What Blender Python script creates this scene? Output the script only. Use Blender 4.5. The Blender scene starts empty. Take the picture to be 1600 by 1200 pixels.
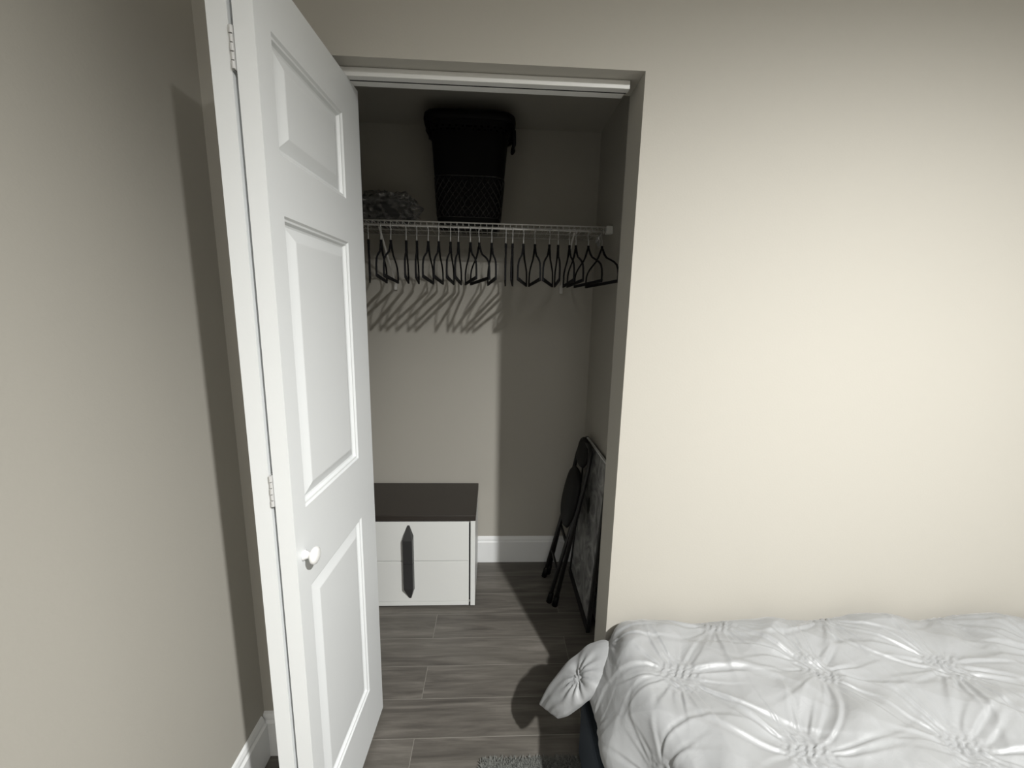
import bpy, bmesh, math, random
import numpy as np
from mathutils import Vector, Matrix
random.seed(7)
sc = bpy.context.scene
C = sc.collection
PI = math.pi

# ------------------------------------------------------------------ camera, world, exposure, lamp
cam = bpy.data.cameras.new('camera')
cam.sensor_fit = 'HORIZONTAL'; cam.sensor_width = 36.0
cam.lens = 632.75 / 1600 * 36.0
cam.clip_start = 0.02
cobj = bpy.data.objects.new('camera', cam); C.objects.link(cobj)
_r = Vector((0.99880091, -0.04404885, 0.02136464)); _u = Vector((-0.01324889, 0.17691137, 0.98413761)); _f = Vector((0.04712978, 0.98324059, -0.17611564))
M = Matrix((( _r.x, _u.x, -_f.x, -0.37125), (_r.y, _u.y, -_f.y, -1.11929), (_r.z, _u.z, -_f.z, 1.42400), (0, 0, 0, 1)))
cobj.matrix_world = M
sc.camera = cobj

w = bpy.data.worlds.new('world'); sc.world = w; w.use_nodes = True
w.node_tree.nodes['Background'].inputs['Color'].default_value = (0.8, 0.9, 1.0, 1)
w.node_tree.nodes['Background'].inputs['Strength'].default_value = 0.02

sc.view_settings.view_transform = 'Standard'
sc.view_settings.look = 'None'
sc.view_settings.gamma = 1.0
sc.view_settings.use_curve_mapping = False
sc.view_settings.exposure = 0.0

LAMP = Vector((0.62, -1.83, 2.62))
LAMP_POWER = 625.0
FILL_GLOW = 16.0  # emission of the added fill panel
LAMP_AIM = LAMP + Vector((0.05, 0.14, -0.99))
LAMP_CONE = math.radians(151)

# ------------------------------------------------------------------ helpers
def link(o, parent=None):
    C.objects.link(o)
    if parent is not None:
        o.parent = parent
        o.matrix_parent_inverse = parent.matrix_world.inverted() if False else Matrix.Translation(-parent.location)
    return o

class MB:
    """collects shapes (in world coordinates) for one mesh"""
    def __init__(s): s.v = []; s.f = []
    def add(s, vs, fs, M=None):
        o = len(s.v)
        for p in vs:
            p = Vector(p)
            s.v.append(tuple(M @ p) if M is not None else tuple(p))
        for f in fs: s.f.append(tuple(i + o for i in f))
        return s
    def box(s, a, b, M=None):
        x0, y0, z0 = a; x1, y1, z1 = b
        vs = [(x0,y0,z0),(x1,y0,z0),(x1,y1,z0),(x0,y1,z0),(x0,y0,z1),(x1,y0,z1),(x1,y1,z1),(x0,y1,z1)]
        return s.add(vs, [(0,3,2,1),(4,5,6,7),(0,1,5,4),(1,2,6,5),(2,3,7,6),(3,0,4,7)], M)
    def tube(s, pts, r, n=8, M=None, cap=True):
        pts = [Vector(p) for p in pts]
        rs = r if isinstance(r, (list, tuple)) else [r] * len(pts)
        vs = []; fs = []
        prev = None
        for i, p in enumerate(pts):
            if i == 0: t = pts[1] - p
            elif i == len(pts) - 1: t = p - pts[i-1]
            else: t = (pts[i+1] - p).normalized() + (p - pts[i-1]).normalized()
            t.normalize()
            if prev is None:
                a = t.cross(Vector((0,0,1)))
                if a.length < 1e-3: a = t.cross(Vector((0,1,0)))
            else:
                a = prev - t * prev.dot(t)
            a.normalize(); prev = a
            b = t.cross(a)
            for k in range(n):
                q = 2*PI*k/n
                vs.append(p + (a*math.cos(q) + b*math.sin(q)) * rs[i])
        for i in range(len(pts)-1):
            for k in range(n):
                fs.append((i*n+k, i*n+(k+1)%n, (i+1)*n+(k+1)%n, (i+1)*n+k))
        if cap:
            fs.append(tuple(reversed(range(n)))); fs.append(tuple(range((len(pts)-1)*n, len(pts)*n)))
        return s.add(vs, fs, M)
    def lathe(s, prof, M=None, n=32):
        """prof: (radius, height) pairs about local z"""
        vs = []; fs = []
        for r, h in prof:
            for k in range(n):
                q = 2*PI*k/n; vs.append((r*math.cos(q), r*math.sin(q), h))
        for i in range(len(prof)-1):
            for k in range(n):
                fs.append((i*n+k, i*n+(k+1)%n, (i+1)*n+(k+1)%n, (i+1)*n+k))
        fs.append(tuple(reversed(range(n)))); fs.append(tuple(range((len(prof)-1)*n, len(prof)*n)))
        return s.add(vs, fs, M)
    def prism(s, poly, axis, a, b, M=None):
        """extrude a 2D polygon along an axis from a to b; poly in the other two axes in order"""
        n = len(poly); vs = []
        for c in (a, b):
            for p in poly:
                q = list(p); q.insert(axis, c); vs.append(tuple(q))
        fs = [tuple(range(n)), tuple(reversed(range(n, 2*n)))]
        for k in range(n): fs.append((k, n+k, n+(k+1)%n, (k+1)%n))
        return s.add(vs, fs, M)
    def build(s, name, mat, parent=None, smooth=False, bevel=0, seg=2, sub=0, solid=0):
        me = bpy.data.meshes.new(name)
        me.from_pydata(s.v, [], s.f); me.update()
        bm = bmesh.new(); bm.from_mesh(me); bmesh.ops.recalc_face_normals(bm, faces=bm.faces); bm.to_mesh(me); bm.free()
        if smooth:
            me.polygons.foreach_set('use_smooth', [True]*len(me.polygons))
        o = bpy.data.objects.new(name, me)
        me.materials.append(mat)
        link(o, parent)
        if solid:
            m = o.modifiers.new('s', 'SOLIDIFY'); m.thickness = solid; m.offset = -1
        if bevel:
            m = o.modifiers.new('b', 'BEVEL'); m.width = bevel; m.segments = seg; m.limit_method = 'ANGLE'; m.angle_limit = math.radians(35)
            m.harden_normals = False
        if sub:
            m = o.modifiers.new('u', 'SUBSURF'); m.levels = sub; m.render_levels = sub
        return o

def grid_mesh(name, P, mat, parent=None, solid=0, closed_v=False):
    """P: (n,m,3) numpy grid -> smooth mesh"""
    n, m, _ = P.shape
    me = bpy.data.meshes.new(name)
    idx = np.arange(n*m).reshape(n, m)
    a = idx[:-1, :-1].ravel(); b = idx[1:, :-1].ravel(); c = idx[1:, 1:].ravel(); d = idx[:-1, 1:].ravel()
    F = np.stack([a, b, c, d], 1)
    if closed_v:
        F = np.concatenate([F, np.stack([idx[:-1, -1], idx[1:, -1], idx[1:, 0], idx[:-1, 0]], 1)])
    me.from_pydata(P.reshape(-1, 3).tolist(), [], F.tolist()); me.update()
    me.polygons.foreach_set('use_smooth', [True]*len(me.polygons))
    o = bpy.data.objects.new(name, me); me.materials.append(mat); link(o, parent)
    if solid:
        q = o.modifiers.new('s', 'SOLIDIFY'); q.thickness = solid; q.offset = -1
    return o

def tag(o, label=None, cat=None, group=None, kind=None):
    if label: o['label'] = label
    if cat: o['category'] = cat
    if group: o['group'] = group
    if kind: o['kind'] = kind
    return o

def empty(name, loc, label=None, cat=None, group=None, kind=None):
    o = bpy.data.objects.new(name, None); o.location = loc; o.empty_display_size = 0.05
    C.objects.link(o)
    return tag(o, label, cat, group, kind)

# ------------------------------------------------------------------ materials
def mat(name, col, rough=0.5, metal=0.0, spec=0.5, noise=None, bump=None, sheen=0.0, coat=0.0):
    m = bpy.data.materials.new(name); m.use_nodes = True
    nt = m.node_tree; b = nt.nodes['Principled BSDF']
    b.inputs['Base Color'].default_value = (*col, 1)
    b.inputs['Roughness'].default_value = rough
    b.inputs['Metallic'].default_value = metal
    b.inputs['Specular IOR Level'].default_value = spec
    b.inputs['Sheen Weight'].default_value = sheen
    b.inputs['Coat Weight'].default_value = coat
    tc = nt.nodes.new('ShaderNodeTexCoord')
    if noise:
        sc_, amt = noise
        n = nt.nodes.new('ShaderNodeTexNoise'); n.inputs['Scale'].default_value = sc_; n.inputs['Detail'].default_value = 5
        nt.links.new(tc.outputs['Object'], n.inputs['Vector'])
        r = nt.nodes.new('ShaderNodeMix'); r.data_type = 'RGBA'
        r.inputs[6].default_value = (*[c*(1-amt) for c in col], 1); r.inputs[7].default_value = (*[min(1, c*(1+amt)) for c in col], 1)
        nt.links.new(n.outputs['Fac'], r.inputs[0]); nt.links.new(r.outputs[2], b.inputs['Base Color'])
    if bump:
        sc_, st = bump
        n = nt.nodes.new('ShaderNodeTexNoise'); n.inputs['Scale'].default_value = sc_; n.inputs['Detail'].default_value = 3
        nt.links.new(tc.outputs['Object'], n.inputs['Vector'])
        bp = nt.nodes.new('ShaderNodeBump'); bp.inputs['Strength'].default_value = st; bp.inputs['Distance'].default_value = 0.002
        nt.links.new(n.outputs['Fac'], bp.inputs['Height']); nt.links.new(bp.outputs['Normal'], b.inputs['Normal'])
    return m

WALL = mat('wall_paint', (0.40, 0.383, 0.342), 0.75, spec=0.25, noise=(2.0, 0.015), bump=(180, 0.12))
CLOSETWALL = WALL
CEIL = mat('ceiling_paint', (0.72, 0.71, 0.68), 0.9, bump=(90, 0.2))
TRIM = mat('white_trim_paint', (0.74, 0.75, 0.75), 0.35, noise=(5, 0.01))
DOORM = mat('white_door_paint', (0.72, 0.74, 0.745), 0.42, noise=(4, 0.012), bump=(260, 0.05))
WHITEMET = mat('white_painted_metal', (0.66, 0.66, 0.64), 0.4)
WIRE = mat('white_vinyl_wire', (0.62, 0.61, 0.58), 0.4)
STEEL = mat('steel', (0.62, 0.62, 0.60), 0.45, metal=0.35)
HINGE = mat('painted_hinge', (0.50, 0.50, 0.49), 0.5, metal=0.0)
KNOB = mat('white_knob', (0.80, 0.80, 0.79), 0.2, coat=0.5)
VELVET = mat('black_velvet', (0.010, 0.010, 0.011), 0.9, spec=0.2)
BLACKPL = mat('black_plastic', (0.003, 0.003, 0.0032), 0.6, spec=0.15)
HAMPRIB = mat('black_plastic_ribs_lit', (0.018, 0.018, 0.018), 0.35, spec=0.5)  # same plastic as the basket, lightened to paint ribs catching light
NSWHITE = mat('white_laminate', (0.70, 0.71, 0.69), 0.35, noise=(3, 0.01))
NSDARK = mat('dark_brown_laminate', (0.030, 0.025, 0.021), 0.4, noise=(12, 0.12))
GAPSHADE = mat('gap_shade_dark', (0.02, 0.02, 0.02), 0.8)  # near-black for open gaps, their shade put into the colour
HANDLE = mat('charcoal_handle', (0.045, 0.045, 0.045), 0.35, metal=0.3)
BLKMET = mat('black_metal', (0.006, 0.006, 0.006), 0.45)
BLKPAD = mat('black_vinyl_pad', (0.006, 0.006, 0.006), 0.6, spec=0.25, bump=(220, 0.2))
NAVY = mat('navy_fabric', (0.026, 0.036, 0.050), 0.85, noise=(300, 0.2), bump=(500, 0.3))
MATTR = mat('shaded_mattress', (0.012, 0.013, 0.015), 0.9)  # dark tone is the shade beneath the duvet, put into the colour
RUG = mat('shaggy_rug_grey', (0.11, 0.113, 0.104), 0.95, noise=(25, 0.5))
CLOTH = mat('dark_bagged_cloth', (0.045, 0.045, 0.048), 0.8)

def floor_material():
    m = bpy.data.materials.new('wood_plank_tile'); m.use_nodes = True
    nt = m.node_tree; N = nt.nodes; L = nt.links; b = N['Principled BSDF']
    tc = N.new('ShaderNodeTexCoord')
    mp = N.new('ShaderNodeMapping'); mp.inputs['Location'].default_value = (-0.30, -0.026, 0)
    L.new(tc.outputs['Object'], mp.inputs['Vector'])
    br = N.new('ShaderNodeTexBrick')
    br.inputs['Scale'].default_value = 1.0
    br.inputs['Brick Width'].default_value = 0.92; br.inputs['Row Height'].default_value = 0.142
    br.inputs['Mortar Size'].default_value = 0.0013; br.inputs['Mortar Smooth'].default_value = 0.4
    br.inputs['Color1'].default_value = (0.0, 0.0, 0.0, 1); br.inputs['Color2'].default_value = (1, 1, 1, 1)
    br.inputs['Mortar'].default_value = (0.5, 0.5, 0.5, 1)
    br.offset = 0.37; br.offset_frequency = 2; br.squash = 1
    L.new(mp.outputs['Vector'], br.inputs['Vector'])
    # per plank shift of the grain
    cmb = N.new('ShaderNodeCombineXYZ'); mul = N.new('ShaderNodeMath'); mul.operation = 'MULTIPLY'; mul.inputs[1].default_value = 37.0
    L.new(br.outputs['Color'], mul.inputs[0]); L.new(mul.outputs[0], cmb.inputs[2]); L.new(mul.outputs[0], cmb.inputs[0])
    ad = N.new('ShaderNodeVectorMath'); ad.operation = 'ADD'; L.new(tc.outputs['Object'], ad.inputs[0]); L.new(cmb.outputs[0], ad.inputs[1])
    m1 = N.new('ShaderNodeMapping'); m1.inputs['Scale'].default_value = (1.3, 13.0, 1.0); L.new(ad.outputs[0], m1.inputs['Vector'])
    n1 = N.new('ShaderNodeTexNoise'); n1.inputs['Scale'].default_value = 1.6; n1.inputs['Detail'].default_value = 6; n1.inputs['Roughness'].default_value = 0.6; n1.inputs['Distortion'].default_value = 0.9
    L.new(m1.outputs['Vector'], n1.inputs['Vector'])
    m2 = N.new('ShaderNodeMapping'); m2.inputs['Scale'].default_value = (6, 120.0, 1.0); L.new(ad.outputs[0], m2.inputs['Vector'])
    n2 = N.new('ShaderNodeTexNoise'); n2.inputs['Scale'].default_value = 1.0; n2.inputs['Detail'].default_value = 3; n2.inputs['Distortion'].default_value = 0.5
    L.new(m2.outputs['Vector'], n2.inputs['Vector'])
    r1 = N.new('ShaderNodeValToRGB'); L.new(n1.outputs['Fac'], r1.inputs['Fac'])
    e = r1.color_ramp.elements
    e[0].position = 0.30; e[0].color = (0.066, 0.060, 0.052, 1)
    e[1].position = 0.72; e[1].color = (0.165, 0.152, 0.134, 1)
    k = e.new(0.5); k.color = (0.108, 0.099, 0.086, 1)
    mx = N.new('ShaderNodeMix'); mx.data_type = 'RGBA'; mx.blend_type = 'MULTIPLY'; mx.inputs[0].default_value = 0.55
    r2 = N.new('ShaderNodeValToRGB'); L.new(n2.outputs['Fac'], r2.inputs['Fac'])
    r2.color_ramp.elements[0].position = 0.3; r2.color_ramp.elements[0].color = (0.62, 0.62, 0.62, 1)
    r2.color_ramp.elements[1].position = 0.7; r2.color_ramp.elements[1].color = (1.1, 1.1, 1.1, 1)
    L.new(r1.outputs['Color'], mx.inputs[6]); L.new(r2.outputs['Color'], mx.inputs[7])
    gr = N.new('ShaderNodeMix'); gr.data_type = 'RGBA'; gr.inputs[7].default_value = (0.19, 0.18, 0.16, 1)
    L.new(br.outputs['Fac'], gr.inputs[0]); L.new(mx.outputs[2], gr.inputs[6])
    L.new(gr.outputs[2], b.inputs['Base Color'])
    b.inputs['Roughness'].default_value = 0.5
    bp = N.new('ShaderNodeBump'); bp.inputs['Strength'].default_value = 0.25; bp.inputs['Distance'].default_value = 0.001
    L.new(n2.outputs['Fac'], bp.inputs['Height']); L.new(bp.outputs['Normal'], b.inputs['Normal'])
    return m
FLOOR = floor_material()

def duvet_material():
    m = bpy.data.materials.new('silver_grey_duvet_cloth'); m.use_nodes = True
    nt = m.node_tree; N = nt.nodes; L = nt.links; b = N['Principled BSDF']
    b.inputs['Base Color'].default_value = (0.262, 0.268, 0.272, 1)
    b.inputs['Roughness'].default_value = 0.46; b.inputs['Specular IOR Level'].default_value = 0.55
    b.inputs['Sheen Weight'].default_value = 0.15; b.inputs['Sheen Roughness'].default_value = 0.4
    tc = N.new('ShaderNodeTexCoord')
    n = N.new('ShaderNodeTexNoise'); n.inputs['Scale'].default_value = 22; n.inputs['Detail'].default_value = 5; n.inputs['Distortion'].default_value = 1.2
    L.new(tc.outputs['Object'], n.inputs['Vector'])
    bp = N.new('ShaderNodeBump'); bp.inputs['Strength'].default_value = 0.35; bp.inputs['Distance'].default_value = 0.004
    L.new(n.outputs['Fac'], bp.inputs['Height']); L.new(bp.outputs['Normal'], b.inputs['Normal'])
    return m
DUVET = duvet_material()

def film_material():
    m = bpy.data.materials.new('clear_plastic_film'); m.use_nodes = True
    nt = m.node_tree; N = nt.nodes; L = nt.links
    for n in list(N): N.remove(n)
    out = N.new('ShaderNodeOutputMaterial'); mix = N.new('ShaderNodeMixShader')
    tr = N.new('ShaderNodeBsdfTransparent'); tr.inputs['Color'].default_value = (0.9, 0.9, 0.9, 1)
    gl = N.new('ShaderNodeBsdfGlossy'); gl.inputs['Roughness'].default_value = 0.18; gl.inputs['Color'].default_value = (0.9, 0.9, 0.92, 1)
    lw = N.new('ShaderNodeLayerWeight'); lw.inputs['Blend'].default_value = 0.45
    L.new(lw.outputs['Fresnel'], mix.inputs[0]); L.new(tr.outputs[0], mix.inputs[1]); L.new(gl.outputs[0], mix.inputs[2])
    df = N.new('ShaderNodeBsdfDiffuse'); df.inputs['Color'].default_value = (.8, .8, .8, 1)
    m2 = N.new('ShaderNodeMixShader'); m2.inputs[0].default_value = .14
    L.new(mix.outputs[0], m2.inputs[1]); L.new(df.outputs[0], m2.inputs[2]); L.new(m2.outputs[0], out.inputs['Surface'])
    return m
FILM = film_material()

def panel_material():
    m = mat('mottled_grey_panel', (0.20, 0.20, 0.20), 0.5)
    nt = m.node_tree; N = nt.nodes; L = nt.links; b = N['Principled BSDF']
    tc = N.new('ShaderNodeTexCoord'); n = N.new('ShaderNodeTexNoise'); n.inputs['Scale'].default_value = 7; n.inputs['Detail'].default_value = 6; n.inputs['Distortion'].default_value = 2.5
    r = N.new('ShaderNodeValToRGB'); r.color_ramp.elements[0].position = .35; r.color_ramp.elements[0].color = (0.10, 0.10, 0.10, 1)
    r.color_ramp.elements[1].position = .7; r.color_ramp.elements[1].color = (0.42, 0.42, 0.41, 1)
    L.new(tc.outputs['Object'], n.inputs['Vector']); L.new(n.outputs['Fac'], r.inputs['Fac']); L.new(r.outputs['Color'], b.inputs['Base Color'])
    return m
PANEL = panel_material()

def emit(name, col, s):
    m = bpy.data.materials.new(name); m.use_nodes = True
    b = m.node_tree.nodes['Principled BSDF']; b.inputs['Emission Color'].default_value = (*col, 1); b.inputs['Emission Strength'].default_value = s
    return m
LENS = emit('lamp_lens', (1, 0.96, 0.9), 6)

# ------------------------------------------------------------------ the room
XL, XRM, YN, ZR = -1.0855, 2.35, -3.1, 2.72         # left wall, right wall, near wall, room ceiling
H, T = 2.0229, 0.1202                               # opening height, wall thickness
XJ = -0.89                                          # left jamb of the opening
XC, YC, ZC = 0.1406, 1.0143, 2.2903                 # closet right wall, closet back wall, closet ceiling

def struct(o, label, cat='wall'):
    return tag(o, label, cat, kind='structure')

fl = MB().box((XL-.1, YN-.1, -.08), (XRM+.1, YC+.1, 0)).build('floor', FLOOR)
struct(fl, 'grey brown wood plank floor running from bedroom into the closet', 'floor')
b = MB()
b.box((XL-.1, 0, 0), (XJ, T, H)); b.box((0, 0, 0), (XRM+.1, T, H)); b.box((XL-.1, 0, H), (XRM+.1, T, ZR))
wb = b.build('wall_back', WALL); struct(wb, 'warm beige bedroom wall with the closet opening in it')
wl = MB().box((XL-.1, YN, 0), (XL, 0, ZR)).build('wall_left', WALL); struct(wl, 'beige wall left of the white folding door')
wr = MB().box((XRM, YN, 0), (XRM+.1, 0, ZR)).build('wall_right', WALL); struct(wr, 'beige bedroom wall at the far right beyond the bed')
wn = MB().box((XL-.1, YN-.1, 0), (XRM+.1, YN, ZR)).build('wall_front', WALL); struct(wn, 'beige bedroom wall behind the viewer')
ce = MB().box((XL-.1, YN-.1, ZR), (XRM+.1, T, ZR+.08)).build('ceiling', CEIL); struct(ce, 'white bedroom ceiling', 'ceiling')
b = MB()
b.box((XL-.1, YC, 0), (XC+.1, YC+.1, ZC+.1))
cb = b.build('wall_closet_back', CLOSETWALL); struct(cb, 'beige back wall inside the closet behind the hangers')
cl = MB().box((XL-.1, T, 0), (XL, YC, ZC+.1)).build('wall_closet_left', CLOSETWALL); struct(cl, 'left side wall inside the closet beside the nightstand')
cr = MB().box((XC, T, 0), (XC+.1, YC, ZC+.1)).build('wall_closet_right', CLOSETWALL); struct(cr, 'right side wall inside the closet behind the folded chair')
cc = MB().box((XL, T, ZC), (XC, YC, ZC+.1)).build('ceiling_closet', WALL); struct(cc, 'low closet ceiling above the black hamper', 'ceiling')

# baseboards: flat board with a stepped, rounded top
def bb_prof(h=0.155, d=0.016):
    return [(0, 0), (d, 0), (d, h*.80), (d*.62, h*.84), (d*.62, h*.90), (d*.35, h*.97), (0.0, h)]
def bb_y(name, x0, x1, y, side, label):   # runs along x; the wall face is at y; side = direction into room
    pr = [(y + side*a, z) for a, z in bb_prof()]
    o = MB().prism(pr, 0, x0, x1).build(name, TRIM); return struct(o, label, 'baseboard')
def bb_x(name, y0, y1, x, side, label):
    pr = [(x + side*a, z) for a, z in bb_prof()]
    o = MB().prism(pr, 1, y0, y1).build(name, TRIM); return struct(o, label, 'baseboard')
bb_y('baseboard_closet_back', XL, XC, YC, -1, 'white baseboard along the closet back wall beside the nightstand')
bb_x('baseboard_closet_right', T, YC-.017, XC, -1, 'white baseboard behind the folded chair in the closet')
bb_x('baseboard_left', YN, -.017, XL, 1, 'white baseboard along the wall left of the folding door')
bb_y('baseboard_back', 0.0, XRM, 0, -1, 'white baseboard on the bedroom wall behind the bed')
bb_y('baseboard_back_left', XL, XJ, 0, -1, 'short white baseboard in the corner behind the folding door')
bb_x('baseboard_right', YN, -.017, XRM, -1, 'white baseboard along the right bedroom wall')
bb_y('baseboard_front', XL+.017, XRM-.017, YN, 1, 'white baseboard along the wall behind the viewer')

# door track under the header
b = MB()
b.box((XJ+.004, .042, H-.003), (-.025, .090, H-.0005))
b.box((XJ+.004, .040, H-.022), (-.025, .0605, H-.003))
b.box((XJ+.004, .0665, H-.022), (-.032, .090, H-.003))
tr = b.build('trim_track', WHITEMET, bevel=.001)
tag(MB().box((XJ+.006, .0607, H-.0215), (-.028, .0663, H-.003)).build('slot_shade', GAPSHADE, tr), 'black strip painted as the shade in the track gap')  # added black strip paints the shade inside the open track gap
struct(tr, 'white metal sliding track under the top of the closet opening', 'door track')

# ------------------------------------------------------------------ the bifold door
ANG = 0.0548; F0 = Vector((-0.7462, 0.1129, 0)); DW = 0.4545; DZ0, DZ1 = 0.030, 2.000; DT = 0.035
dirn = Vector((-math.sin(ANG), -math.cos(ANG), 0))       # from the far edge towards the viewer
nrm = Vector((math.cos(ANG), -math.sin(ANG), 0))         # out of the visible face, to the right
PANELS = [(0.109, 0.407, 1.699, 1.899), (0.114, 0.407, 1.002, 1.592), (0.112, 0.407, 0.220, 0.818)]
def leaf_mesh(F, d, n, mirror=False):
    """moulded three panel leaf: s along the leaf, z up, k into the thickness (0 = visible face)"""
    mb = MB()
    def W(s, z, k): return F + d*s - n*k + Vector((0, 0, z))
    # section steps of the moulding: (inset from panel outline, depth)
    steps = [(0, 0), (.004, .004), (.008, .0045), (.012, .0105), (.016, .0118), (.040, .0030), (.0425, .0026)]
    for face in (0, 1):
        def Q(s, z, k):
            return W(s, z, k if face == 0 else DT - k)
        ss = [0, .111, .407, DW]
        zs = [DZ0, .220, .818, 1.002, 1.592, 1.699, 1.899, DZ1]
        vs = []; fs = []
        def quad(p): 
            i = len(vs); vs.extend(p); fs.append((i, i+1, i+2, i+3))
        for i in range(3):
            for j in range(7):
                if i == 1 and j in (1, 3, 5): continue
                quad([Q(ss[i], zs[j], 0), Q(ss[i+1], zs[j], 0), Q(ss[i+1], zs[j+1], 0), Q(ss[i], zs[j+1], 0)])
        for j in (1, 3, 5):
            s0, s1, z0, z1 = ss[1], ss[2], zs[j], zs[j+1]
            for a in range(len(steps)-1):
                (i0, k0), (i1, k1) = steps[a], steps[a+1]
                A = [(s0+i0, z0+i0), (s1-i0, z0+i0), (s1-i0, z1-i0), (s0+i0, z1-i0)]
                B = [(s0+i1, z0+i1), (s1-i1, z0+i1), (s1-i1, z1-i1), (s0+i1, z1-i1)]
                for c in range(4):
                    e = (c+1) % 4
                    quad([Q(*A[c], k0), Q(*A[e], k0), Q(*B[e], k1), Q(*B[c], k1)])
            i1, k1 = steps[-1]
            quad([Q(s0+i1, z0+i1, k1), Q(s1-i1, z0+i1, k1), Q(s1-i1, z1-i1, k1), Q(s0+i1, z1-i1, k1)])
        mb.add(vs, fs)
    # edges with a tiny rounding
    mb.add([W(0, DZ0, 0), W(0, DZ1, 0), W(0, DZ1, DT), W(0, DZ0, DT)], [(0, 1, 2, 3)])
    mb.add([W(DW, DZ0, 0), W(DW, DZ1, 0), W(DW, DZ1, DT), W(DW, DZ0, DT)], [(0, 3, 2, 1)])
    mb.add([W(0, DZ1, 0), W(DW, DZ1, 0), W(DW, DZ1, DT), W(0, DZ1, DT)], [(0, 1, 2, 3)])
    mb.add([W(0, DZ0, 0), W(DW, DZ0, 0), W(DW, DZ0, DT), W(0, DZ0, DT)], [(0, 3, 2, 1)])
    return mb
def weld(o, d=1e-5):
    bm = bmesh.new(); bm.from_mesh(o.data); bmesh.ops.remove_doubles(bm, verts=bm.verts, dist=d)
    bmesh.ops.recalc_face_normals(bm, faces=bm.faces); bm.to_mesh(o.data); bm.free()
door = empty('door_1', (-.80, .05, 0), 'white three panel folding closet door standing open, folded at its hinges', 'folding door', kind='structure')
lf = leaf_mesh(F0, dirn, nrm).build('door_leaf', DOORM, door); weld(lf)
m_ = lf.modifiers.new('b', 'BEVEL'); m_.width = .0014; m_.segments = 2; m_.limit_method = 'ANGLE'; m_.angle_limit = math.radians(60)
GAP = 0.0085
ang2 = ANG - 0.006
d2 = Vector((-math.sin(ang2), -math.cos(ang2), 0)); n2 = Vector((math.cos(ang2), -math.sin(ang2), 0))
Nn = F0 + dirn*DW - nrm*(DT + GAP)
lf2 = leaf_mesh(Nn - d2*DW, d2, n2).build('door_leaf', DOORM, door); weld(lf2)
m_ = lf2.modifiers.new('b', 'BEVEL'); m_.width = .0014; m_.segments = 2; m_.limit_method = 'ANGLE'; m_.angle_limit = math.radians(60)
# hinges in the gap at the fold
for zc, hh in ((1.845, .066), (1.060, .066), (0.235, .066)):
    hb = MB()
    P0 = F0 + dirn*(DW - .030) - nrm*(DT + GAP*.5)
    for side in (-1, 1):
        q = P0 + nrm*(side*GAP*.28)
        R = Matrix.Translation(q) @ Matrix(((dirn.x, nrm.x, 0, 0), (dirn.y, nrm.y, 0, 0), (0, 0, 1, 0), (0, 0, 0, 1)))
        hb.box((-.002, -.0007, zc-hh/2), (.032, .0007, zc+hh/2), R)
    q = F0 + dirn*(DW + .0015) - nrm*(DT + GAP*.5)
    for k in range(5):
        z0 = zc - hh/2 + k*hh/5
        hb.tube([q + Vector((0, 0, z0+.001)), q + Vector((0, 0, z0+hh/5-.001))], .0036 if k % 2 == 0 else .0030, 10)
    tag(hb.build('hinge', HINGE, door), 'small painted metal hinge')
# knob: turned mushroom on a round foot
kp = F0 + dirn*0.428 + Vector((0, 0, .903))
zx = nrm; xx = dirn; yy = zx.cross(xx)
RK = Matrix(((xx.x, yy.x, zx.x, kp.x), (xx.y, yy.y, zx.y, kp.y), (xx.z, yy.z, zx.z, kp.z), (0, 0, 0, 1)))
kb = MB().lathe([(.011, 0), (.0115, .002), (.009, .005), (.0072, .010), (.008, .014), (.0135, .0175), (.0175, .021), (.0185, .0245), (.0175, .028), (.013, .031), (.007, .0325), (.001, .033)], RK)
kk = kb.build('knob', KNOB, door, smooth=True); tag(kk, 'glossy white round knob')
# pivot pins in the track and guide
pv = MB()
pf = F0 + dirn*.03 - nrm*(DT/2); pf.y = .065
pv.tube([Vector((pf.x, pf.y, DZ1-.01)), Vector((pf.x, pf.y, H-.006))], .004, 10)
pv.build('top_pin', STEEL, door)

# ------------------------------------------------------------------ wire shelf
SY, SZ = 0.709, 1.782
shelf = empty('wire_shelf', (-.47, YC, SZ), 'white wire shelf with hang rail spanning the top of the closet', 'wire shelf')
b = MB()
x0, x1 = XL+.006, XC-.012
for y, z, r in ((SY, SZ+.010, .0030), (SY, SZ-.010, .0030), (SY+.05, SZ+.005, .0026), (SY+.17, SZ+.005, .0026), (YC-.012, SZ+.005, .0026)):
    b.tube([(x0, y, z), (x1, y, z)], r, 8)
b.build('rail', WIRE, shelf, smooth=True)
b = MB(); k = 0; x = x0+.012
while x < x1-.004:
    b.tube([(x, YC-.008, SZ+.009), (x, SY+.006, SZ+.009), (x, SY-.001, SZ+.006), (x, SY-.001, SZ-.010)], .0013, 6)
    x += .0254
b.build('cross_wires', WIRE, shelf, smooth=True)
for bx in (-0.868, -0.028):
    bb = MB(); bb.tube([(bx+.003, SY+.012, SZ-.012), (bx, YC-.012, SZ-.235)], .0045, 8)
    bb.box((bx-.008, YC-.016, SZ-.262), (bx+.008, YC-.001, SZ-.222))
    bb.build('brace', WIRE, shelf, smooth=False)
for ex, s in ((XC, -1), (XL, 1)):
    bb = MB()
    a, c = sorted((ex+s*.001, ex+s*.030))
    bb.box((a, SY-.007, SZ-.018), (c, SY+.020, SZ+.016))
    bb.build('end_bracket', WHITEMET, shelf, bevel=.003)

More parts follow.
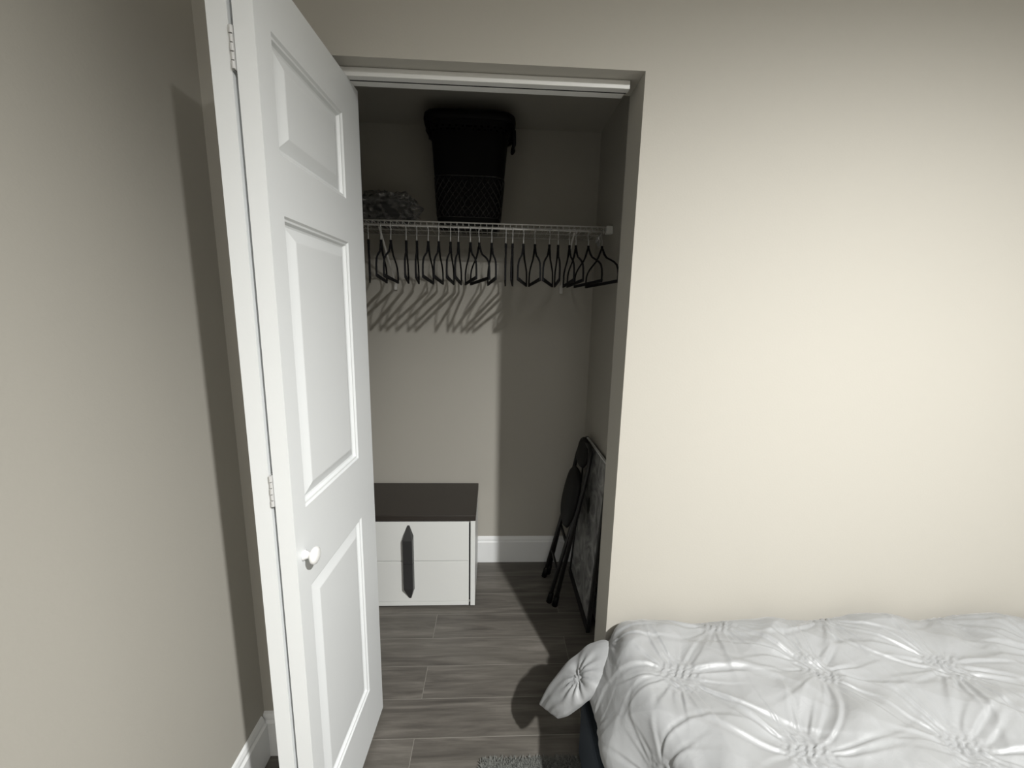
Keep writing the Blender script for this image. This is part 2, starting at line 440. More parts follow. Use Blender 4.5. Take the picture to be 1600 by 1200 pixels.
# ------------------------------------------------------------------ hangers
HG = [(-0.908, 0.29), (-0.855, 0.16), (-0.814, 0.1), (-0.749, 0.17), (-0.704, 0.15), (-0.656, 0.05), (-0.611, 0.04), (-0.561, 0.03), (-0.527, 0.02), (-0.476, 0.17), (-0.438, 0.23), (-0.384, 0.09), (-0.323, -0.03), (-0.294, -0.06), (-0.247, -0.16), (-0.197, 0.02), (-0.134, -0.23), (-0.096, -0.10), (-0.046, -0.07), (-0.018, -0.03), (0.037, 0.06), (0.097, 0.08)]
ordn = ['first', 'second', 'third', 'fourth', 'fifth', 'sixth', 'seventh', 'eighth', 'ninth', 'tenth', 'eleventh', 'twelfth', 'thirteenth', 'fourteenth', 'fifteenth', 'sixteenth', 'seventeenth', 'eighteenth', 'nineteenth', 'twentieth', 'twenty-first', 'twenty-second']
HL = ['black hanger seen edge-on, leftmost on the rail beside the door',
 'black hanger crossed by the pale shelf brace, second from the left',
 'black hanger just right of the pale shelf brace, third from the left',
 'narrow black hanger hanging alone, fourth from the left',
 'black hanger seen edge-on like a stick, fifth from the left',
 'open-looking black hanger, sixth from the left, left one of a touching pair',
 'black hanger, seventh from the left, right one of a touching pair',
 'nearly edge-on black hanger, eighth from the left under the hamper',
 'narrow black hanger, ninth from the left under the hamper',
 'black hanger, tenth from the left, overlapped by the wide one beside it',
 'widest black hanger of the left group, turned towards the room, eleventh from left',
 'black hanger ending the left group, twelfth from the left under hamper edge',
 'edge-on black hanger, left of the two thin sticks mid-rail',
 'edge-on black hanger, right of the two thin sticks mid-rail',
 'narrow black hanger between the thin sticks and the mirrored pair',
 'black hanger, left one of the mirrored pair meeting at their lower bars',
 'black hanger, right one of the mirrored pair meeting at their lower bars',
 'edge-on black hanger hanging alone left of the rightmost cluster',
 'slim black hanger starting the overlapping cluster at the right end',
 'black hanger in the right cluster, third from the right end of rail',
 'wide black hanger overlapping its neighbour, second from the right end',
 'rightmost wide black hanger on the rail beside the closet side wall']
def make_hanger():
    t = empty('hanger', (0, 0, 0))
    g = 'black velvet hangers on the wire shelf rail'
    t['group'] = g; t['category'] = 'hanger'
    # local origin = the rail; the body hangs in the y-z plane
    zn = -.074
    b = MB()
    sh = [(0, .004), (.012, -.004), (.035, -.026), (.065, -.044), (.110, -.057), (.155, -.071), (.188, -.086), (.204, -.104), (.209, -.125), (.209, -.148)]
    for s in (-1, 1):
        b.tube([(0, s*y, zn+z) for y, z in sh], [.0045]*3+[.0038]*(len(sh)-3), 8)
    b.tube([(0, 0, zn+.012), (0, 0, zn-.006)], .0055, 8)
    b.box((-.0035, -.212, zn-.156), (.0035, .212, zn-.144))
    b.build('frame', VELVET, t, smooth=False)
    h = MB()
    pts = [(0, 0, zn), (0, 0, zn+.030), (0, .010, zn+.046), (0, .0125, zn+.060)]
    for k in range(1, 9):
        q = k/8*PI*1.15
        pts.append((0, .0125*math.cos(q), zn+.0655+.0125*math.sin(q)))
    h.tube(pts, .0017, 6)
    tag(h.build('hook', STEEL, t, smooth=True), 'thin silver metal hook')
    return t
h0 = make_hanger()
for i, (hx, ha) in enumerate(HG):
    if i == 0: o = h0
    else:
        o = h0.copy(); C.objects.link(o)
        for ch in h0.children:
            c_ = ch.copy(); C.objects.link(c_); c_.parent = o
    o.location = (hx, SY, SZ-.010+.004-.001)
    o.rotation_euler = (0, 0, ha)
    o['label'] = HL[i]

# scrap of clear plastic over the rail end
def crumple(name, c, rx, ry, rz, mt, parent, seed, n=48, m=32, amp=.28, flat=True, jit=0.0):
    rng = np.random.RandomState(seed)
    u = np.linspace(0, 2*PI, n, endpoint=False); v = np.linspace(0.02, PI-.02, m)
    U, V = np.meshgrid(u, v, indexing='ij')
    D = np.stack([np.cos(U)*np.sin(V), np.sin(U)*np.sin(V), np.cos(V)], -1)
    r = np.ones(U.shape)
    for k in range(26):
        a = rng.normal(size=3); a /= np.linalg.norm(a)
        fr = rng.uniform(2, 9); ph = rng.uniform(0, 6.28)
        r += amp/ (1+.35*fr) * (1-2*np.abs(np.sin(fr*(D@a)+ph)))*.6
    r = r + rng.normal(size=r.shape)*jit
    P = D * r[..., None] * np.array([rx, ry, rz])
    P = P + np.array(c)
    if flat: P[..., 2] = np.maximum(P[..., 2], c[2]-rz*.78)
    P = np.transpose(P, (1, 0, 2))
    o = grid_mesh(name, P, mt, parent, closed_v=True)
    if jit: o.data.polygons.foreach_set('use_smooth', [False]*len(o.data.polygons))
    return o

# ------------------------------------------------------------------ bagged bundle on the shelf
bag = empty('plastic_bag', (-.86, .85, SZ+.012), 'crumpled clear plastic bag holding dark cloth on the shelf, left of the hamper', 'plastic bag')
crumple('contents', (-.865, .855, SZ+.012+.065), .135, .105, .075, CLOTH, bag, 3, amp=.10)
tag(crumple('film', (-.86, .850, SZ+.012+.070), .172, .125, .088, FILM, bag, 5, n=64, m=34, amp=.13, jit=.035), 'shiny crumpled clear plastic film')
scrap = crumple('plastic_scrap', (.068, .66, SZ-.056), .013, .02, .036, FILM, None, 11, n=14, m=9, amp=.3, flat=False, jit=.12)
tag(scrap, 'small crumpled piece of clear plastic caught above the two rightmost hangers', 'plastic wrap')

# ------------------------------------------------------------------ hamper
def hamper():
    t = empty('laundry_hamper', (-.487, .85, SZ+.0105), 'tall black plastic laundry hamper with lattice sides on the wire shelf', 'laundry hamper')
    z0 = SZ+.0115; hgt = .430
    nu, nv = 200, 108
    def sec(v):
        # half sizes and centre (x, y) at height v
        hx = .134 + (.166-.134)*v; hy = .105 + (.132-.105)*v
        cx = -.487 + .004*v; cy = .835 + .012*v
        if v > .86:
            q = (v-.86)/.14; hx += .022*q**1.5; hy += .010*q**1.5
        return hx, hy, cx, cy
    def pt(u, v):
        hx, hy, cx, cy = sec(v); a = 2*PI*u
        e = 0.38
        c, s_ = math.cos(a), math.sin(a)
        return (cx + hx*math.copysign(abs(c)**e, c), cy + hy*math.copysign(abs(s_)**e, s_), z0 + hgt*v)
    # equal arc spacing around the section
    us = np.linspace(0, 1, 1601); pp = np.array([pt(u, .5)[:2] for u in us]); L = np.concatenate([[0], np.cumsum(np.linalg.norm(np.diff(pp, axis=0), axis=1))])
    uu = np.interp(np.linspace(0, L[-1], nu, endpoint=False), L, us)
    vs = []; fs = []
    for j in range(nv+1):
        for i in range(nu): vs.append(pt(uu[i], j/nv))
    nd = 40
    for j in range(nv):
        v = (j+.5)/nv
        for i in range(nu):
            a = (i+.5)/nu*nd; c = v*hgt/(L[-1]/nd)*0.72
            hole = False
            if .835 < v < .885:
                row = 0 if v < .86 else 1
                ax = (a + row*.5) % 1.0
                hole = .3 < ax < .7 and ((v-.835) % .025) > .006
            if not hole:
                fs.append((j*nu+i, j*nu+(i+1) % nu, (j+1)*nu+(i+1) % nu, (j+1)*nu+i))
    fs.append(tuple(reversed(range(nu))))
    o = MB().add(vs, fs).build('basket_body', BLACKPL, t, solid=.003)
    # raised diamond lattice on the lower two thirds of the sides
    m = 18; vs2 = MB()
    def surf(a, v):
        x = np.interp((a % 1.0)*L[-1], L, us); p = Vector(pt(x, v)); cx, cy = sec(v)[2:]
        return p + Vector((p.x-cx, p.y-cy, 0)).normalized()*.0038
    vlo, vhi = .06, .44; hgt_a = (vhi-vlo)*hgt/L[-1]
    for k in range(m*2):
        for sg in (1, -1):
            pts = [surf(k/(m*2) + sg*hgt_a*.75*q/7, vlo+(vhi-vlo)*q/7) for q in range(8)]
            vs2.tube(pts, .0021, 5)
    for v in (vlo, vhi): vs2.tube([surf(q/80, v) for q in range(81)], .0026, 5)
    vs2.build('lattice', HAMPRIB, t, smooth=True)
    # liner-like inner dark wall is the basket's own far side; rim roll and lid
    top = [Vector(pt(uu[i], 1.0)) for i in range(0, nu, 2)]
    n = len(top); vs = []; fs = []
    cx, cy = sec(1.0)[2:]
    prof = [(-.004, -.030), (.004, -.030), (.008, -.012), (.006, .002), (-.002, .008), (-.010, .004)]
    for p in top:
        d = Vector((p.x-cx, p.y-cy, 0)).normalized()
        for a, z in prof: vs.append(p + d*a + Vector((0, 0, z)))
    m = len(prof)
    for i in range(n):
        for k in range(m):
            j = (i+1) % n
            fs.append((i*m+k, j*m+k, j*m+(k+1) % m, i*m+(k+1) % m))
    MB().add(vs, fs).build('rim', BLACKPL, t, smooth=True)
    # lid closing the top
    vs = []; fs = []
    rings = [(.98, .002), (.93, .010), (.6, .016), (.0, .017)]
    for q, z in rings:
        for p in top: vs.append((cx+(p.x-cx)*q, cy+(p.y-cy)*q, p.z+z))
    for r in range(len(rings)-1):
        for i in range(n): fs.append((r*n+i, r*n+(i+1) % n, (r+1)*n+(i+1) % n, (r+1)*n+i))
    MB().add(vs, fs).build('lid', BLACKPL, t, smooth=True)
    # drop handles at both sides
    for s in (1, -1):
        hx, hy, cx_, cy_ = sec(.97)
        xs = cx_ + s*(hx+.004)
        zz = z0+hgt
        q = [(xs-s*.012, cy_-.045, zz-.012), (xs+s*.006, cy_-.045, zz-.030), (xs+s*.007, cy_-.040, zz-.080), (xs+s*.001, cy_-.020, zz-.094), (xs+s*.001, cy_+.020, zz-.094), (xs+s*.007, cy_+.040, zz-.080), (xs+s*.006, cy_+.045, zz-.030), (xs-s*.012, cy_+.045, zz-.012)]
        if s > 0: MB().tube(q, .008, 8).build('handle', BLACKPL, t, smooth=True)
        else: MB().tube([(p[0]+.006, p[1], zz-(zz-p[2])*.5) for p in q], .007, 8).build('handle', BLACKPL, t, smooth=True)
hamper()

# ------------------------------------------------------------------ nightstand
ns = empty('nightstand', (-.75, .82, 0), 'white two drawer nightstand with dark brown top inside the closet', 'nightstand')
nx0, nx1, ny0, ny1 = -1.058, -.445, .638, .994
b = MB()
b.box((nx1-.022, ny0, .012), (nx1, ny1, .457)); b.box((nx0, ny0, .012), (nx0+.022, ny1, .457))
b.box((nx0+.022, ny1-.012, .012), (nx1-.022, ny1, .457)); b.box((nx0+.022, ny0+.025, .012), (nx1-.022, ny1-.012, .028)); b.box((nx0+.022, ny0+.02, .437), (nx1-.022, ny1-.012, .457))
b.build('body', NSWHITE, ns, bevel=.0012)
MB().box((nx0+.023, ny0+.001, .013), (nx1-.0295, ny0+.018, .034)).build('plinth_rail', NSWHITE, ns, bevel=.001)
tag(MB().box((nx0-.002, ny0-.004, .457), (nx1+.002, ny1+.002, .486)).build('top', NSDARK, ns, bevel=.003), 'dark brown laminate top')
for z0, z1, tz, sgn in ((.252, .452, .436, 1), (.0365, .2485, .055, -1)):
    dr = MB().box((nx0+.027, ny0-.001, z0), (nx1-.0295, ny0+.018, z1)).build('drawer', NSWHITE, ns, bevel=.0012)
    # faceted handle half: long prism with a chiselled end
    xc, hw, dd = -.757, .0245, .026
    zb = .2505 + sgn*.0012
    zt = tz; zs_ = tz - sgn*.060
    yb = ny0-.001; yf = yb-dd
    tp = (zb+zs_)/2
    vs = [(xc-hw, yb, zb), (xc+hw, yb, zb), (xc+hw*.9, yf, zb), (xc-hw*.9, yf, zb),
          (xc-hw, yb, zs_+sgn*.008), (xc+hw, yb, zs_+sgn*.008), (xc+hw*.9, yf, zs_-sgn*.006), (xc-hw*.9, yf, zs_-sgn*.006),
          (xc-hw*.12, yb, zt), (xc+hw*.30, yb, zt)]
    fs = [(0, 1, 2, 3), (0, 3, 7, 4), (1, 5, 6, 2), (3, 2, 6, 7), (4, 7, 8), (7, 6, 9, 8), (6, 5, 9), (0, 4, 8, 9, 5, 1)]
    tag(MB().add(vs, fs).build('handle', HANDLE, dr, bevel=.0012), 'charcoal faceted handle')
MB().box((nx0+.0225, ny0+.0195, .029), (nx1-.0225, ny0+.024, .436)).build('gap_shade_plate', GAPSHADE, ns)  # added dark plate, painted shade seen through the drawer gaps
for fx in (nx0+.04, nx1-.06):
    for fy in (ny0+.03, ny1-.05):
        MB().box((fx, fy, 0), (fx+.025, fy+.025, .012)).build('foot', BLACKPL, ns)

# ------------------------------------------------------------------ framed panel leaning on the closet side wall
pn = empty('leaning_board', (.075, .69, 0), 'mottled grey board with black frame leaning on the closet side wall', 'board')
def PL(s, z, k):  # s along y, z up the board, k off the board into the closet
    n = Vector((-1, 0, -.055)).normalized()
    return Vector((.080 + .050*z/.79, .468+s, z)) + n*k
def plbox(s0, s1, z0, z1, k0, k1):
    vs = [PL(s, z, k) for k in (k0, k1) for s, z in ((s0, z0), (s1, z0), (s1, z1), (s0, z1))]
    return vs, [(0, 1, 2, 3), (7, 6, 5, 4), (0, 4, 5, 1), (1, 5, 6, 2), (2, 6, 7, 3), (3, 7, 4, 0)]
Wd, Hd = .436, .79
MB().add(*plbox(.012, Wd-.012, .012, Hd-.006, 0, .008)).build('board', PANEL, pn)
b = MB()
b.add(*plbox(0, Wd, 0.0, .034, -.002, .016)); b.add(*plbox(0, .022, .034, Hd, -.002, .014)); b.add(*plbox(Wd-.018, Wd, .034, Hd, -.002, .014))
b.build('frame', BLKMET, pn, bevel=.002)
b = MB(); b.add(*plbox(0.022, Wd-.018, Hd-.006, Hd, 0, .010)); b.build('top_edge', TRIM, pn)
hl = MB(); c0 = PL(.235, .50, .0085)
vs = [PL(.235+.022*math.cos(q), .50+.042*math.sin(q), .0088) for q in np.linspace(0, 2*PI, 24, endpoint=False)]
vs2 = [PL(.235+.022*math.cos(q), .50+.042*math.sin(q), .0078) for q in np.linspace(0, 2*PI, 24, endpoint=False)]
hl.add(vs+vs2, [tuple(range(24))]+[(i, (i+1) % 24, 24+(i+1) % 24, 24+i) for i in range(24)]).build('oval_mark', BLKMET, pn)

# ------------------------------------------------------------------ folded chair
ch = empty('folding_chair', (-.04, .77, 0), 'folded black padded metal chair leaning against the mottled grey board', 'folding chair')
def XC_(z): return -.052 + .185*z
def pad(name, zc, hz, yc, hy, xoff, th, lean=.185, sub=2, e=2.6):
    n = 28; rings = 7; vs = []; fs = []
    for r in range(rings):
        q = r/(rings-1)*PI - PI/2
        rr = max(.001, math.cos(q)**.55 if math.cos(q) > 0 else .001); k = math.sin(q)*th/2
        for i in range(n):
            a = 2*PI*i/n; c, s = math.cos(a), math.sin(a)
            y = yc + hy*rr*math.copysign(abs(c)**(2/e), c); z = zc + hz*rr*math.copysign(abs(s)**(2/e), s)
            vs.append((XC_(z)+xoff + k, y, z))
    for r in range(rings-1):
        for i in range(n): fs.append((r*n+i, r*n+(i+1) % n, (r+1)*n+(i+1) % n, (r+1)*n+i))
    fs.append(tuple(range(n))); fs.append(tuple(range((rings-1)*n, rings*n)))
    return MB().add(vs, fs).build(name, BLKPAD, ch, smooth=True)
b = MB()
yA, yB = .645, .895
b.tube([(XC_(.01), yA, .012), (XC_(.70), yA+.005, .70), (XC_(.775), yA+.03, .775), (XC_(.79), .70, .792), (XC_(.79), .84, .792), (XC_(.775), yB-.03, .775), (XC_(.70), yB-.005, .70), (XC_(.01), yB, .012)], .0105, 10)
b.tube([(XC_(.30), yA, .30), (XC_(.30), yB, .30)], .008, 8)
b.build('front_frame', BLKMET, ch, smooth=True)
b = MB()
for y in (yA+.026, yB-.026): b.tube([(XC_(.0)-.024, y, .012), (XC_(.50)-.002, y, .50)], .0095, 10)
b.tube([(XC_(.16)-.017, yA+.026, .16), (XC_(.16)-.017, yB-.026, .16)], .007, 8)
b.build('rear_frame', BLKMET, ch, smooth=True)
for y, xo in ((yA, 0), (yB, 0), (yA+.026, -.024), (yB-.026, -.024)):
    MB().tube([(XC_(0)+xo-.001, y, .0), (XC_(.05)+xo, y, .05)], [.0145, .0125], 12).build('foot_cap', BLACKPL, ch, smooth=True)
pad('seat', .515, .150, .775, .120, -.016, .050)
pad('backrest', .738, .070, .80, .095, .000, .034)

# ------------------------------------------------------------------ bed
bed = empty('bed', (.95, -.53, 0), 'bed with a navy fabric base under the grey duvet', 'bed')
b = MB(); b.box((-.080, -1.03, .022), (1.98, -.045, .232))
b.build('base', NAVY, bed, bevel=.012, seg=3)
b = MB(); b.box((.050, -.975, .232), (1.90, -.075, .455)); b.build('mattress', MATTR, bed, bevel=.04, seg=4)

# duvet: pinch-pleated cover over the mattress
def duvet():
    rng = np.random.RandomState(4)
    SX0, SX1 = -.245, 2.12      # parameter along x (below R -> hanging side)
    TY0, TY1 = -.13, 1.12      # parameter away from the wall (t = -y)
    ns_, nt_ = 560, 300
    s = np.linspace(SX0, SX1, ns_); s = np.concatenate([np.linspace(SX0, .9, 400), np.linspace(.9, SX1, 160)[1:]])
    t = np.concatenate([np.linspace(TY0, .62, 290), np.linspace(.62, TY1, 70)[1:]])
    S, Tt = np.meshgrid(s, t, indexing='ij')
    def roll(a, a0, R, qm=PI/2):
        """arc-length profile: flat for a > a0, then quarter circle of radius R, then straight down. returns (pos, drop, angle)"""
        d = np.maximum(a0 - a, 0); q = np.minimum(d/R, qm); rest = d - q*R
        return np.where(d > 0, a0 - R*np.sin(q) - rest*np.cos(q), a), R*(1-np.cos(q)) + rest*np.sin(q), q
    # left end edge at x ~ 0.02, wall edge at t ~ .075
    # steep puffy end: a smooth profile falling from the top edge and turning under
    A0 = .045
    tab = np.array([(0, 0), (.020, .005), (.038, .028), (.056, .062), (.076, .098), (.094, .128), (.099, .150), (.088, .166), (.060, .170), (.020, .166)])*np.array([1.15, 1.0])
    for _ in range(3):     # corner cutting
        q_ = [tab[0]]
        for i_ in range(len(tab)-1): q_ += [tab[i_]*.75+tab[i_+1]*.25, tab[i_]*.25+tab[i_+1]*.75]
        tab = np.array(q_ + [tab[-1]])
    al = np.concatenate([[0], np.cumsum(np.linalg.norm(np.diff(tab, axis=0), axis=1))])
    tg = np.unwrap(np.arctan2(np.gradient(tab[:, 1], al), np.gradient(tab[:, 0], al))); tg[0] = 0
    dS = np.clip(A0 - S, 0, None)
    px = A0 - np.interp(dS, al, tab[:, 0]); dx = np.interp(dS, al, tab[:, 1]); qx = np.interp(dS, al, tg)
    pr, dr_, qr = roll(-S, -(1.94), .07)
    pt, dt, qt = roll(Tt, .082, .07)
    pn_, dn, qn = roll(-Tt, -.975, .07)
    X = np.where(S < A0, px, np.where(S > 1.94, -pr, S))
    Y = -np.where(Tt < .082, pt, np.where(Tt > .975, -pn_, Tt))
    Z = .497 - np.where(S < A0, dx, 0) - np.where(S > 1.94, dr_, 0) - np.where(Tt < .082, dt, 0) - np.where(Tt > .975, dn, 0)
    Z = np.maximum(Z, .29)
    NX = -np.sin(np.where(S < A0, qx, 0)) + np.sin(np.where(S > 1.94, qr, 0))
    NY = np.sin(np.where(Tt < .082, qt, 0)) - np.sin(np.where(Tt > .975, qn, 0))
    NZ = np.cos(np.where(S < A0, qx, 0))*np.cos(np.where(S > 1.94, qr, 0))*np.cos(np.where(Tt < .082, qt, 0))*np.cos(np.where(Tt > .975, qn, 0)) + .02
    ln = np.sqrt(NX**2+NY**2+NZ**2); NX /= ln; NY /= ln; NZ /= ln
    # pinches on a staggered grid
    pin = []
    for r in range(-1, 7):
        off = .122 if r % 2 else .122 + .183
        for c in range(-2, 7):
            pin.append((off + .366*c + rng.uniform(-.012, .012), .045 + .195*r + rng.uniform(-.01, .01)))
    pin = [p for p in pin if -.35 < p[0] < 2.3 and -.2 < p[1] < 1.3]
    Dm = np.full(S.shape, 9.0); Hh = np.zeros(S.shape)
    for (a, b_) in pin:
        dx_ = S - a; dy_ = Tt - b_
        d = np.sqrt(dx_**2 + dy_**2); th = np.arctan2(dy_, dx_) 
        Dm = np.minimum(Dm, np.sqrt(dx_**2*.8 + dy_**2*1.3))
        # radiating pulled folds, different lengths and widths, gathered by the stitching
        nf = rng.randint(20, 26)
        for k in range(nf):
            a0 = 2*PI*(k + rng.uniform(-.4, .4))/nf
            wd = rng.uniform(.028, .075)
            ln_ = rng.uniform(.05, .16) * (1.5 if abs(math.cos(a0)) > .75 else 1.0)
            amp = rng.uniform(.0022, .0060)
            curve = rng.uniform(-2.2, 2.2)
            dd = th - a0 - curve*(d-.05); dd = (dd + PI) % (2*PI) - PI
            wloc = wd + .003/np.maximum(d, .01)
            side_ = rng.choice([-1, 1])
            prof = np.where(dd*side_ > 0, np.exp(-(np.abs(dd)/(wloc*1.3))**1.3), np.exp(-(dd/(wloc*.45))**2)) - .45*np.exp(-((dd+side_*1.1*wloc)/(wloc*.6))**2)
            Hh += amp*prof*np.clip((d-.042)/.022, 0, 1)*np.exp(-(np.maximum(d-.04, 0)/ln_)**1.6)
        # ruffled rosette in the middle
        q = np.exp(-((dx_/.056)**2+(dy_/.048)**2)**2)
        ph = rng.uniform(0, 6)
        rf = np.sin(260*dx_ + 4*np.sin(70*dy_+ph) + 2*np.sin(40*dx_)) * (0.6+.4*np.sin(110*dy_+3*np.sin(60*dx_+ph)))
        rf2 = np.abs(np.sin(150*(dx_+dy_)+3*np.sin(90*dy_+ph)))
        rf3 = np.sin(480*dx_+5*np.sin(130*dy_+ph))*np.sin(400*dy_+4*np.sin(160*dx_))
        Hh += q*(.0034*rf + .0028*rf2 + .0015*rf3 + .004)
    puff = .032*(1-np.exp(-(Dm/.10)**1.8))
    # soft large undulation and long drawn folds
    und = np.zeros(S.shape)
    for k in range(9):
        a = rng.uniform(0, PI); fr = rng.uniform(8, 22)
        und += .0022*np.sin(fr*(S*math.cos(a)+Tt*math.sin(a))*1.0 + rng.uniform(0, 6.28))
    for k in range(10):
        a = rng.uniform(-.5, .5)+.7; fr = rng.uniform(35, 70)
        env = np.clip(np.sin(7*S+rng.uniform(0, 6))*np.sin(9*Tt+rng.uniform(0, 6)), 0, 1)
        w_ = np.sin(fr*(S*math.sin(a)+Tt*math.cos(a)) + rng.uniform(0, 6.28) + 1.5*np.sin(11*S))
        und += .0022*env*np.sign(w_)*np.abs(w_)**.8
    fade = np.clip((S+.14)/.2, .45, 1) 
    Hh = (Hh*1.0)*fade + puff*.9 + und
    # do not push into the wall
    wallfade = np.clip((Tt+.0)/.09, 0, 1)*.85+.15
    Hh *= wallfade
    P = np.stack([X+NX*Hh, np.minimum(Y+NY*Hh, -.018), Z+NZ*Hh], -1)
    # end hem swings out a little in the middle
    side = np.clip((A0-S)/.15, 0, 1)
    P[..., 0] += np.interp(Tt, [.0, .07, .19, .31, .45, .62, 1.0], [.022, .014, .0, -.002, .016, .03, .03])*np.clip((.28-S)/.28, 0, 1) + side*.004*np.sin(Tt*38)
    main = P
    # the corner of the duvet that spills out past the bed, one more sheet of the same piece
    bk = np.array([(.010, -.055, .425), (-.018, -.042, .428), (-.060, -.035, .405), (-.120, -.038, .355), (-.180, -.042, .272), (-.214, -.048, .205)])
    fr_ = np.array([(.000, -.180, .385), (-.038, -.175, .385), (-.083, -.172, .372), (-.118, -.168, .335), (-.150, -.158, .292), (-.172, -.140, .262)])
    def spl(A, u):
        x = np.linspace(0, 1, len(A)); out = []
        for k in range(3):
            # Catmull-Rom style smooth interpolation through cosine-blended segments
            out.append(np.interp(u, x, A[:, k]))
        out = np.stack(out, -1)
        ker = np.ones(9)/9
        for k in range(3):
            pad_ = np.concatenate([np.full(4, out[0, k]), out[:, k], np.full(4, out[-1, k])]); out[:, k] = np.convolve(pad_, ker, 'valid')
        return out
    nu_, nv_ = 110, 90
    u = np.linspace(0, 1, nu_); Bk = spl(bk, u); Fr = spl(fr_, u)
    a = np.linspace(0, 2*PI, nv_, endpoint=False)          # around the lobe: top and underside
    cv = (1-np.cos(a))/2; lay = np.sin(a)
    U, A_ = np.meshgrid(u, a, indexing='ij')
    V = (1-np.cos(A_))/2
    base = Bk[:, None, :]*(1-V[..., None]) + Fr[:, None, :]*V[..., None]
    tu = np.gradient(base, axis=0); tv = (Fr-Bk)[:, None, :]*np.ones_like(base)
    Nn_ = np.cross(tu, tv); Nn_ /= np.linalg.norm(Nn_, axis=-1, keepdims=True)
    if Nn_[..., 2].mean() < 0: Nn_ = -Nn_
    endr = np.clip(1-U, 0, 1)**.45
    th = .034*np.sign(np.sin(A_))*np.abs(np.sin(A_))**.75*np.clip(endr*1.15, 0.03, 1)
    pinch = np.exp(-((U-.50)/.07)**2)
    Dd = th*(1-.30*pinch)
    ang_ = np.arctan2((V-.62)*.16, (U-.50)*.27); dd = np.sqrt(((V-.62)*.16)**2+((U-.50)*.27)**2)
    top = np.sin(A_) > 0
    w1 = .0048*np.sin(11*ang_+1.0+14*dd)*np.exp(-(dd/.055)**2)*np.clip(dd/.012, 0, 1)
    w1 += .0032*np.exp(-(dd/.024)**4)*np.sin(190*(U*.27)+3*np.sin(40*V))*np.sin(150*V*.16+2)
    w1 += .0022*np.sin(20*V+6*U)*U
    Dd = Dd + np.where(top, w1, 0)
    lobe = base + Nn_*Dd[..., None]
    cen = lobe[-1].mean(axis=0); lobe[-1] = lobe[-1]*.5 + cen*.5
    lobe[..., 1] = np.minimum(lobe[..., 1], -.008)
    # one mesh from both sheets
    me = bpy.data.meshes.new('duvet')
    def faces(n, m, off, wrap):
        idx = np.arange(n*m).reshape(n, m)+off
        F = np.stack([idx[:-1, :-1].ravel(), idx[1:, :-1].ravel(), idx[1:, 1:].ravel(), idx[:-1, 1:].ravel()], 1)
        if wrap: F = np.concatenate([F, np.stack([idx[:-1, -1], idx[1:, -1], idx[1:, 0], idx[:-1, 0]], 1)])
        return F.tolist()
    V1 = main.reshape(-1, 3); V2 = lobe.reshape(-1, 3)
    F = faces(*main.shape[:2], 0, False) + faces(*lobe.shape[:2], len(V1), True)
    F.append(tuple(range(len(V1)+(nu_-1)*nv_, len(V1)+nu_*nv_)))
    me.from_pydata(np.concatenate([V1, V2]).tolist(), [], F); me.update()
    me.polygons.foreach_set('use_smooth', [True]*len(me.polygons))
    me.materials.append(DUVET)
    o = bpy.data.objects.new('duvet', me); C.objects.link(o)
    tag(o, 'puffy silver grey pinch-pleated duvet spread over the bed, one corner hanging out', 'duvet')
duvet()

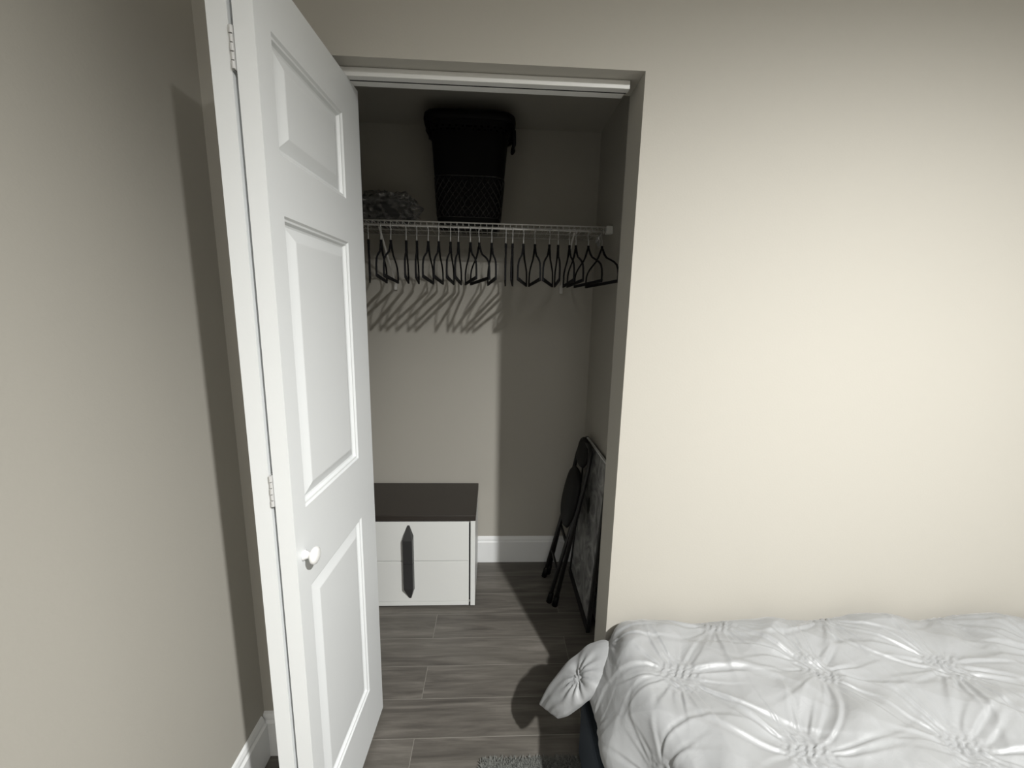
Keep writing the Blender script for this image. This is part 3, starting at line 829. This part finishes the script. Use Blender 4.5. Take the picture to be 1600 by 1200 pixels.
# ------------------------------------------------------------------ shaggy rug
def rug():
    rng = np.random.RandomState(2)
    x0, x1, y0, y1 = -.395, 1.9, -1.75, -.050
    b = MB(); b.box((x0+.01, y0, 0), (x1, y1-.008, .008))
    vs = []; fs = []
    def blades(n, ax, bx, ay, by):
        for _ in range(n):
            x = rng.uniform(ax, bx); y = rng.uniform(ay, by); h = rng.uniform(.010, .017); a = rng.uniform(0, 6.28); l = rng.uniform(.004, .013); w_ = rng.uniform(.0012, .0024)
            c, s = math.cos(a), math.sin(a); i = len(vs)
            vs.extend([(x-s*w_, y+c*w_, .004), (x+s*w_, y-c*w_, .004), (x+c*l*.5+s*w_*.8, y+s*l*.5-c*w_*.8, h*.75), (x+c*l*.5-s*w_*.8, y+s*l*.5+c*w_*.8, h*.75), (x+c*l, y+s*l, h)])
            fs.append((i, i+1, i+2, i+3)); fs.append((i+3, i+2, i+4))
    blades(15000, x0, -.06, -.45, y1); blades(9000, x0, x1, y0, y1)
    b.add(vs, fs)
    me = bpy.data.meshes.new('rug'); me.from_pydata(b.v, [], b.f); me.update(); me.materials.append(RUG)
    o = bpy.data.objects.new('rug', me); C.objects.link(o)
    tag(o, 'grey shaggy rug on the wood floor beside and under the bed', 'rug')
rug()

# ------------------------------------------------------------------ ceiling lamp (above and behind the viewer's right)
lamp = empty('ceiling_lamp', (LAMP.x, LAMP.y, ZR), 'white round ceiling spot lamp lighting the bedroom', 'ceiling lamp')
TL = Matrix.Translation((LAMP.x, LAMP.y, 0))
MB().lathe([(.045, ZR), (.085, ZR), (.085, ZR-.012), (.075, ZR-.09), (.070, ZR-.09), (.062, ZR-.03), (.045, ZR-.03)], TL, 40).build('housing', WHITEMET, lamp, smooth=False)
MB().lathe([(.001, ZR-.034), (.060, ZR-.034), (.060, ZR-.040), (.001, ZR-.040)], TL, 40).build('lens', LENS, lamp)
ld = bpy.data.lights.new('lamp_light', 'SPOT')
ld.energy = LAMP_POWER; ld.color = (1.0, 0.995, 0.975); ld.shadow_soft_size = 0.038
ld.spot_size = LAMP_CONE; ld.spot_blend = 1.0
lo = bpy.data.objects.new('lamp_light', ld); link(lo, lamp)
lo.location = LAMP
dv = (LAMP_AIM - LAMP)
lo.rotation_euler = dv.to_track_quat('-Z', 'Y').to_euler()

gp = empty('added_fill_panel', (-.2, -2.3, ZR), 'added square fill light panel, unseen under the ceiling at the back of the bedroom', 'fill light')  # unseen panel added to lift the shadows, no known fixture
MB().box((-.52, -2.62, ZR-.03), (.12, -1.98, ZR)).build('frame', WHITEMET, gp, bevel=.004)
MB().box((-.50, -2.60, ZR-.034), (.10, -2.00, ZR-.0305)).build('fill_surface', emit('fill_panel_glow', (1, .98, .95), FILL_GLOW), gp)
